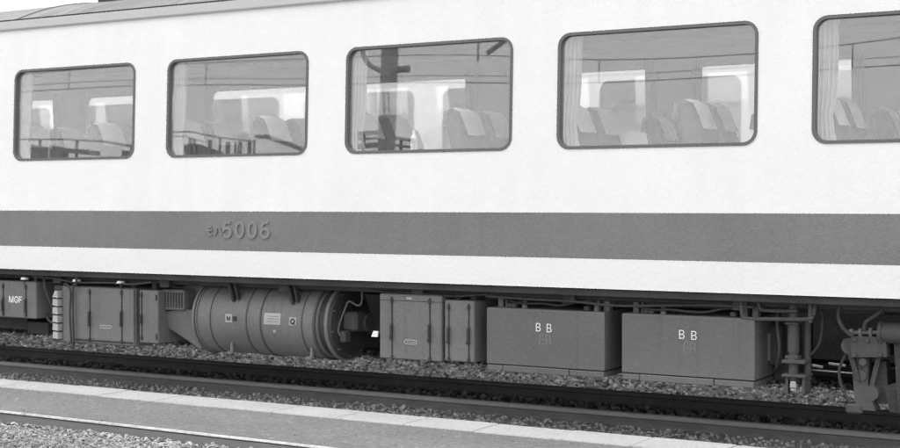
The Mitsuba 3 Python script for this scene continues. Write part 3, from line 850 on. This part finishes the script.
for bx in (-0.30, -14.2):
    for wx in (bx - 1.05, bx + 1.05):
        part('wheel', wheel(wx, 0.87, 1), 'm_grime', smooth=30)
        part('wheel', wheel(wx, 1.93, -1), 'm_grime', smooth=30)
        part('axle', rod((wx, 0.5, 0.43), (wx, 2.3, 0.43), 0.075, n=18), 'm_grime', smooth=30)
        for ys_ in (0.42, 2.38):
            part('axle_box', cat_([cbox(wx - 0.16, wx + 0.16, ys_ - 0.14, ys_ + 0.14, 0.29, 0.57, 0.04), rod((wx, ys_ - 0.17, 0.43), (wx, ys_ - 0.13, 0.43), 0.10, n=20)]), 'm_iron', smooth=30)
            for sx_ in (-0.25, 0.25):
                part('coil_spring', pipe([(wx + sx_ + 0.06 * math.cos(a), ys_ + 0.06 * math.sin(a), 0.42 + 0.022 * a / 2 / math.pi * 1.6) for a in np.linspace(0, 12 * math.pi, 90)], 0.014, 6), 'm_grime', smooth=30)
    for ys_ in (0.36, 2.44):
        part('bogie_frame', cat_([cbox(bx - 1.55, bx + 1.55, ys_ - 0.08, ys_ + 0.08, 0.60, 0.74, 0.02), cbox(bx - 0.5, bx + 0.5, ys_ - 0.09, ys_ + 0.09, 0.46, 0.62, 0.03)]), 'm_grime')
        part('bolster_spring', rod((bx, ys_ - 0.02, 0.62), (bx, ys_ - 0.02, 0.98), 0.24, n=28), 'm_grime', smooth=30)
    part('bogie_crossbeam', cat_([cbox(bx - 0.3, bx + 0.3, 0.3, 2.5, 0.5, 0.72, 0.03), cbox(bx - 1.62, bx - 1.5, 0.3, 2.5, 0.58, 0.72, 0.02), cbox(bx + 1.5, bx + 1.62, 0.3, 2.5, 0.58, 0.72, 0.02)]), 'm_grime')
# brake rigging at the near end of the bogie
part('brake_cylinder', cat_([rod((-2.21, 0.20, 0.75), (-1.9, 0.20, 0.75), 0.068, n=24), rod((-2.215, 0.20, 0.75), (-2.195, 0.20, 0.75), 0.078, n=24)]), 'm_iron', smooth=30)
part('brake_rod', cat_([rod((-2.38, 0.18, 0.742), (-2.20, 0.18, 0.752), 0.013), rod((-2.34, 0.18, 0.744), (-2.32, 0.18, 0.745), 0.030, n=6), rod((-2.275, 0.18, 0.748), (-2.255, 0.18, 0.749), 0.034, n=6), rod((-2.40, 0.18, 0.741), (-2.375, 0.18, 0.742), 0.026, n=12)]), 'm_box', smooth=30)
part('brake_block_casting', cat_([hull([(-2.385, 0.16, 0.72), (-2.17, 0.16, 0.725), (-2.385, 0.16, 0.585), (-2.16, 0.16, 0.60), (-2.385, 0.36, 0.72), (-2.17, 0.36, 0.725), (-2.385, 0.36, 0.585), (-2.16, 0.36, 0.60)]),
                                  rod((-2.40, 0.17, 0.655), (-2.40, 0.34, 0.655), 0.052, n=18)]), 'm_iron', smooth=30)
part('brake_hanger', cat_([hull([(-2.39, 0.2, 0.59), (-2.29, 0.2, 0.59), (-2.39, 0.3, 0.59), (-2.29, 0.3, 0.59), (-2.38, 0.2, 0.40), (-2.29, 0.2, 0.40), (-2.38, 0.3, 0.40), (-2.29, 0.3, 0.40)]),
                           hull([(-2.38, 0.2, 0.40), (-2.29, 0.2, 0.40), (-2.38, 0.3, 0.40), (-2.29, 0.3, 0.40), (-2.36, 0.19, 0.25), (-2.24, 0.19, 0.25), (-2.36, 0.32, 0.25), (-2.24, 0.32, 0.25)]),
                           cbox(-2.425, -2.32, 0.18, 0.32, 0.222, 0.285, 0.012), rod((-2.27, 0.19, 0.36), (-2.27, 0.34, 0.36), 0.05, n=16), rod((-2.33, 0.185, 0.47), (-2.33, 0.32, 0.47), 0.036, n=14)]), 'm_iron', smooth=30)
part('brake_hanger', cat_([hull([(-2.26, 0.26, 0.56), (-2.19, 0.26, 0.56), (-2.26, 0.36, 0.56), (-2.19, 0.36, 0.56), (-2.25, 0.26, 0.29), (-2.17, 0.26, 0.29), (-2.25, 0.36, 0.29), (-2.17, 0.36, 0.29)]),
                           hull([(-2.13, 0.2, 0.72), (-2.02, 0.2, 0.72), (-2.13, 0.34, 0.72), (-2.02, 0.34, 0.72), (-2.10, 0.2, 0.26), (-2.02, 0.2, 0.26), (-2.10, 0.34, 0.26), (-2.02, 0.34, 0.26)])]), 'm_grime')

for bx_, bz_ in ((-2.36, 0.70), (-2.28, 0.70), (-2.20, 0.70), (-2.36, 0.605), (-2.20, 0.615), (-2.34, 0.52), (-2.345, 0.44)):
    part('bolt', rod((bx_, 0.145 if bz_ > 0.58 else 0.19, bz_), (bx_, 0.17 if bz_ > 0.58 else 0.21, bz_), 0.014, n=6), 'm_iron')
part('brake_hose', pipe(curve([(-2.44, 0.16, 0.95), (-2.46, 0.13, 0.86), (-2.43, 0.12, 0.78), (-2.38, 0.13, 0.73)]), 0.013), 'm_grime', smooth=30)
part('brake_hose', pipe(curve([(-2.16, 0.14, 0.95), (-2.20, 0.12, 0.88), (-2.28, 0.12, 0.82), (-2.30, 0.14, 0.76)]), 0.012), 'm_grime', smooth=30)
part('brake_hose', pipe(curve([(-2.42, 0.22, 0.62), (-2.47, 0.20, 0.50), (-2.45, 0.20, 0.38), (-2.40, 0.20, 0.29)]), 0.010), 'm_grime', smooth=30)
part('brake_pin', rod((-2.31, 0.15, 0.56), (-2.31, 0.20, 0.56), 0.024, n=12), 'm_iron', smooth=30)
part('brake_lever', hull([(-2.44, 0.17, 0.70), (-2.40, 0.17, 0.70), (-2.36, 0.17, 0.44), (-2.33, 0.17, 0.44), (-2.44, 0.19, 0.70), (-2.40, 0.19, 0.70), (-2.36, 0.19, 0.44), (-2.33, 0.19, 0.44)]), 'm_grime')
part('brake_lever', hull([(-2.24, 0.22, 0.60), (-2.21, 0.22, 0.60), (-2.31, 0.22, 0.30), (-2.28, 0.22, 0.30), (-2.24, 0.25, 0.60), (-2.21, 0.25, 0.60), (-2.31, 0.25, 0.30), (-2.28, 0.25, 0.30)]), 'm_iron')
part('brake_shoe', hull([(-2.20, 0.24, 0.40), (-2.10, 0.24, 0.44), (-2.16, 0.24, 0.24), (-2.08, 0.24, 0.24), (-2.20, 0.36, 0.40), (-2.10, 0.36, 0.44), (-2.16, 0.36, 0.24), (-2.08, 0.36, 0.24)]), 'm_grime')
for zc_ in (0.56, 0.78, 0.92):
    part('cable_clamp', cbox(-2.80, -2.715, 0.112, 0.20, zc_, zc_ + 0.018, 0.003), 'm_iron')
part('cable', pipe(curve([(-2.86, 0.2, 0.95), (-2.87, 0.17, 0.80), (-2.85, 0.16, 0.62), (-2.88, 0.2, 0.50), (-2.93, 0.3, 0.45)]), 0.010), 'm_grime', smooth=30)
part('cable', pipe(curve([(-2.60, 0.22, 0.96), (-2.58, 0.2, 0.80), (-2.60, 0.2, 0.66), (-2.66, 0.22, 0.58)]), 0.009), 'm_grime', smooth=30)
# cables along and above the equipment
for q, (xa, xb, za, zb, yy) in enumerate(((-9.6, -8.2, 0.915, 0.90, 0.07), (-6.3, -5.0, 0.93, 0.90, 0.12), (-4.9, -4.2, 0.87, 0.88, 0.14), (-3.85, -3.1, 0.86, 0.875, 0.14), (-5.0, -3.0, 0.90, 0.895, 0.09))):
    t = np.linspace(0, 1, 7)
    part('cable', pipe(curve([(xa + (xb - xa) * e, yy + 0.01 * math.sin(5 * e + q), za + (zb - za) * e - 0.03 * math.sin(math.pi * e) + 0.008 * math.sin(13 * e + q)) for e in t], 5), 0.009), 'm_grime', smooth=30)

# ------------------------------------------------------------------ the second car behind
CAR2 = 'train_car_001'
tag(CAR2, 'second white train car standing behind, seen through the windows of the first', 'train car')
OFF = (0.36, 3.85, 0.0)
for kk in body_keys:
    nk = CAR2 + kk[len(CAR):]
    scene[nk] = {**scene[kk], 'to_world': T().translate(list(OFF))}
for i in range(11):
    for y in (0.36, 2.44):
        seat(CAR2, -13.6 + 0.915 * i, y, OFF, full=False)
for a in range(10):
    xa = -17.4 + 1.95 * a
    add(f'{CAR2}__equipment_box', cbox(xa, xa + 1.93, 4.0, 4.7, 0.12, 0.97, 0.01), 'm_grime')
    add(f'{CAR2}__equipment_box', cbox(xa + 0.6, xa + 2.0, 5.6, 6.3, 0.35, 0.97, 0.01), 'm_grime')
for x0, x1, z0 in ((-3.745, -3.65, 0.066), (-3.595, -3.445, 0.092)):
    add(f'{CAR2}__added_bright_dash', rod((x0, 3.985, z0), (x1, 3.985, z0 - 0.012), 0.013, n=8), 'm_letter', smooth=30)  # pale rods added to stand for bright glints under the second car
for wx in (-14.0, -11.9, -1.4, 0.7):
    for yy, sd in ((0.87 + 3.85, 1), (1.93 + 3.85, -1)):
        add(f'{CAR2}__wheel', wheel(wx + 0.36, yy, sd), 'm_grime', smooth=30)
for i, yr in enumerate((0.88 + 3.85, 1.947 + 3.85)):
    add('rail', ext_x([(yr + a, b) for a, b in rail_prof], -40, 30), 'm_shaded_rail', label='rail of the second track, hidden behind the first train, %s one' % ('nearer' if i == 0 else 'farther'), cat='rail')

# a long low building beyond the second train
B = 'station_building'
tag(B, 'long low grey station building beyond both trains', 'building')
add(f'{B}__wall', cbox(-60, 14, 16.0, 22.0, -0.2, 3.3, 0.02), 'm_wall')
add(f'{B}__roof', ext_x([(15.0, 3.3), (15.0, 3.45), (19, 4.1), (23, 3.45), (23, 3.3)], -61, 15), 'm_grime')
for a in range(18):
    add(f'{B}__window', cbox(-56 + 3.8 * a, -54.2 + 3.8 * a, 15.96, 15.999, 0.9, 2.3, 0.005), 'm_black')

# ------------------------------------------------------------------ across the tracks, behind the camera: what the glass mirrors
MP = 'catenary_mast'
tag(MP, 'catenary mast with a bracket arm, mirrored dark in the middle window', 'mast')
mx, my = -15.08, -14.0
add(f'{MP}__pole', rod((mx, my, -0.3), (mx, my, 8.2), 0.178, 0.165, 20), 'm_pole', smooth=30)
add(f'{MP}__bracket', cat_([pipe([(mx, my, 5.55), (mx + 2.9, my + 1.2, 5.75)], 0.035), pipe(curve([(mx - 0.15, my, 5.1), (mx - 0.55, my, 5.35), (mx - 0.8, my, 6.0)]), 0.05), pipe([(mx, my, 6.6), (mx + 2.9, my + 1.2, 5.78)], 0.03)]), 'm_pole', smooth=30)
add(f'{MP}__insulator', cat_([rod((mx + 0.25 + 0.06 * q, my + 0.1, 5.12), (mx + 0.28 + 0.06 * q, my + 0.1, 5.12), 0.07, n=12) for q in range(5)]), 'm_pole', smooth=30)
add(f'{MP}__dropper', cat_([pipe([(-13.1, -14.0, 5.75), (-13.1, -14.0, 5.20)], 0.022), pipe([(-12.4, -14.0, 5.65), (-12.9, -14.0, 5.35)], 0.05)]), 'm_pole')
up_w = [(-60, 5.2), (-48, 5.1), (-36, 5.3), (-24, 5.54), (-19.7, 5.51), (-14.1, 5.38), (-10.5, 5.10), (-7.8, 5.06), (-6.0, 5.14), (-2, 5.4), (8, 5.5), (20, 5.1), (34, 5.4)]
lo_w = [(-60, 4.9), (-48, 4.8), (-36, 5.0), (-24, 5.12), (-19.7, 5.04), (-17, 4.92), (-14.1, 4.85), (-10.5, 4.69), (-6.0, 4.74), (-2, 4.8), (8, 4.9), (20, 4.7), (34, 4.9)]
wires = []
for pts, yw, rw, lab in ((up_w, -14.0, 0.009, 'upper overhead wire with droppers, mirrored across the windows'), (lo_w, -14.0, 0.009, 'lower overhead wire mirrored across the windows'),
                         ([(a, b + 0.10) for a, b in lo_w], -13.8, 0.006, 'thin second wire close above the lower overhead wire, mirrored in the windows')):
    wires.append(add('overhead_wire', pipe(curve([(a, yw, b) for a, b in pts], 6), rw, 6), 'm_wire', label=lab, cat='wire'))
for xd, z0, z1 in ((-23.7, 5.12, 5.54), (-19.7, 5.04, 5.51), (-10.6, 4.69, 5.10), (-6.1, 4.74, 5.13)):
    add(f'{wires[0]}__dropper', pipe([(xd, -14.0, z0), (xd, -14.0, z1)], 0.010, 6), 'm_wire')

SH = 'platform_shelter'
tag(SH, 'timber platform fence and shelter mirrored dark along the bottoms of the left windows', 'shelter')
sy = -14.5
add(f'{SH}__platform', cbox(-40, -13.4, sy - 4.0, sy + 0.3, -0.1, 1.1, 0.02), 'm_wall')


def beam(a, b, h, d=0.07, name='rail'):
    (x0, z0), (x1, z1) = a, b
    add(f'{SH}__{name}', hull([(x, sy + q * d, z + e * h / 2) for x, z in (a, b) for q in (-1, 0) for e in (-1, 1)]), 'm_wood')


def wall(x0, x1, z0, z1, back, name='board_wall'):
    add(f'{SH}__{name}', hull([(x0, sy - back, 1.1), (x1, sy - back, 1.1), (x0, sy - back, z0), (x1, sy - back, z1), (x0, sy - back - 0.06, 1.1), (x1, sy - back - 0.06, 1.1), (x0, sy - back - 0.06, z0), (x1, sy - back - 0.06, z1)]), 'm_wood')


for a, b, h in (((-26.6, 4.10), (-24.32, 4.05), 0.035), ((-24.32, 4.05), (-23.1, 3.97), 0.03), ((-23.06, 3.97), (-22.08, 3.83), 0.06), ((-24.31, 3.80), (-23.2, 3.70), 0.11), ((-21.5, 4.14), (-20.52, 4.13), 0.035), ((-20.52, 4.13), (-19.77, 3.99), 0.035),
                ((-19.77, 3.99), (-18.81, 3.88), 0.03), ((-21.4, 4.04), (-20.65, 4.03), 0.02), ((-20.65, 4.03), (-20.08, 3.89), 0.02), ((-16.10, 3.97), (-15.56, 3.99), 0.085), ((-16.10, 3.87), (-15.59, 3.885), 0.05), ((-16.10, 3.72), (-15.58, 3.74), 0.10),
                ((-15.22, 3.87), (-14.77, 3.80), 0.07), ((-15.2, 3.72), (-14.8, 3.67), 0.05)):
    beam(a, b, h)
beam((-18.72, 3.98), (-18.44, 3.98), 0.06, 0.2, 'stair_beam')
beam((-18.44, 3.975), (-17.42, 3.66), 0.085, 0.2, 'stair_beam')
for x0, x1, z0, z1, back in ((-25.46, -24.95, 3.96, 3.90, 0.10), (-24.85, -24.28, 3.93, 3.86, 0.10), (-23.3, -22.6, 3.62, 3.66, 0.3), (-22.58, -22.04, 3.78, 3.70, 0.10), (-20.78, -20.36, 3.85, 3.86, 0.12), (-20.36, -19.72, 3.86, 3.69, 0.12), (-18.7, -17.9, 3.66, 3.62, 0.8)):
    wall(x0, x1, z0, z1, back)
for x0, x1, z in ((-20.61, -20.53, 4.0), (-20.49, -20.41, 3.97), (-20.06, -19.97, 3.94), (-19.76, -19.71, 3.98), (-19.57, -19.46, 3.89), (-19.33, -19.29, 3.88), (-19.24, -19.14, 3.88), (-18.97, -18.89, 3.87), (-18.83, -18.78, 3.92), (-16.05, -15.98, 4.0), (-15.15, -15.09, 3.86), (-14.86, -14.80, 3.82),
                 (-25.2, -25.12, 4.07), (-24.0, -23.93, 4.02), (-22.3, -22.22, 3.86)):
    add(f'{SH}__post', cbox(x0, x1, sy - 0.11, sy - 0.072, 1.1, z, 0.006), 'm_wood')
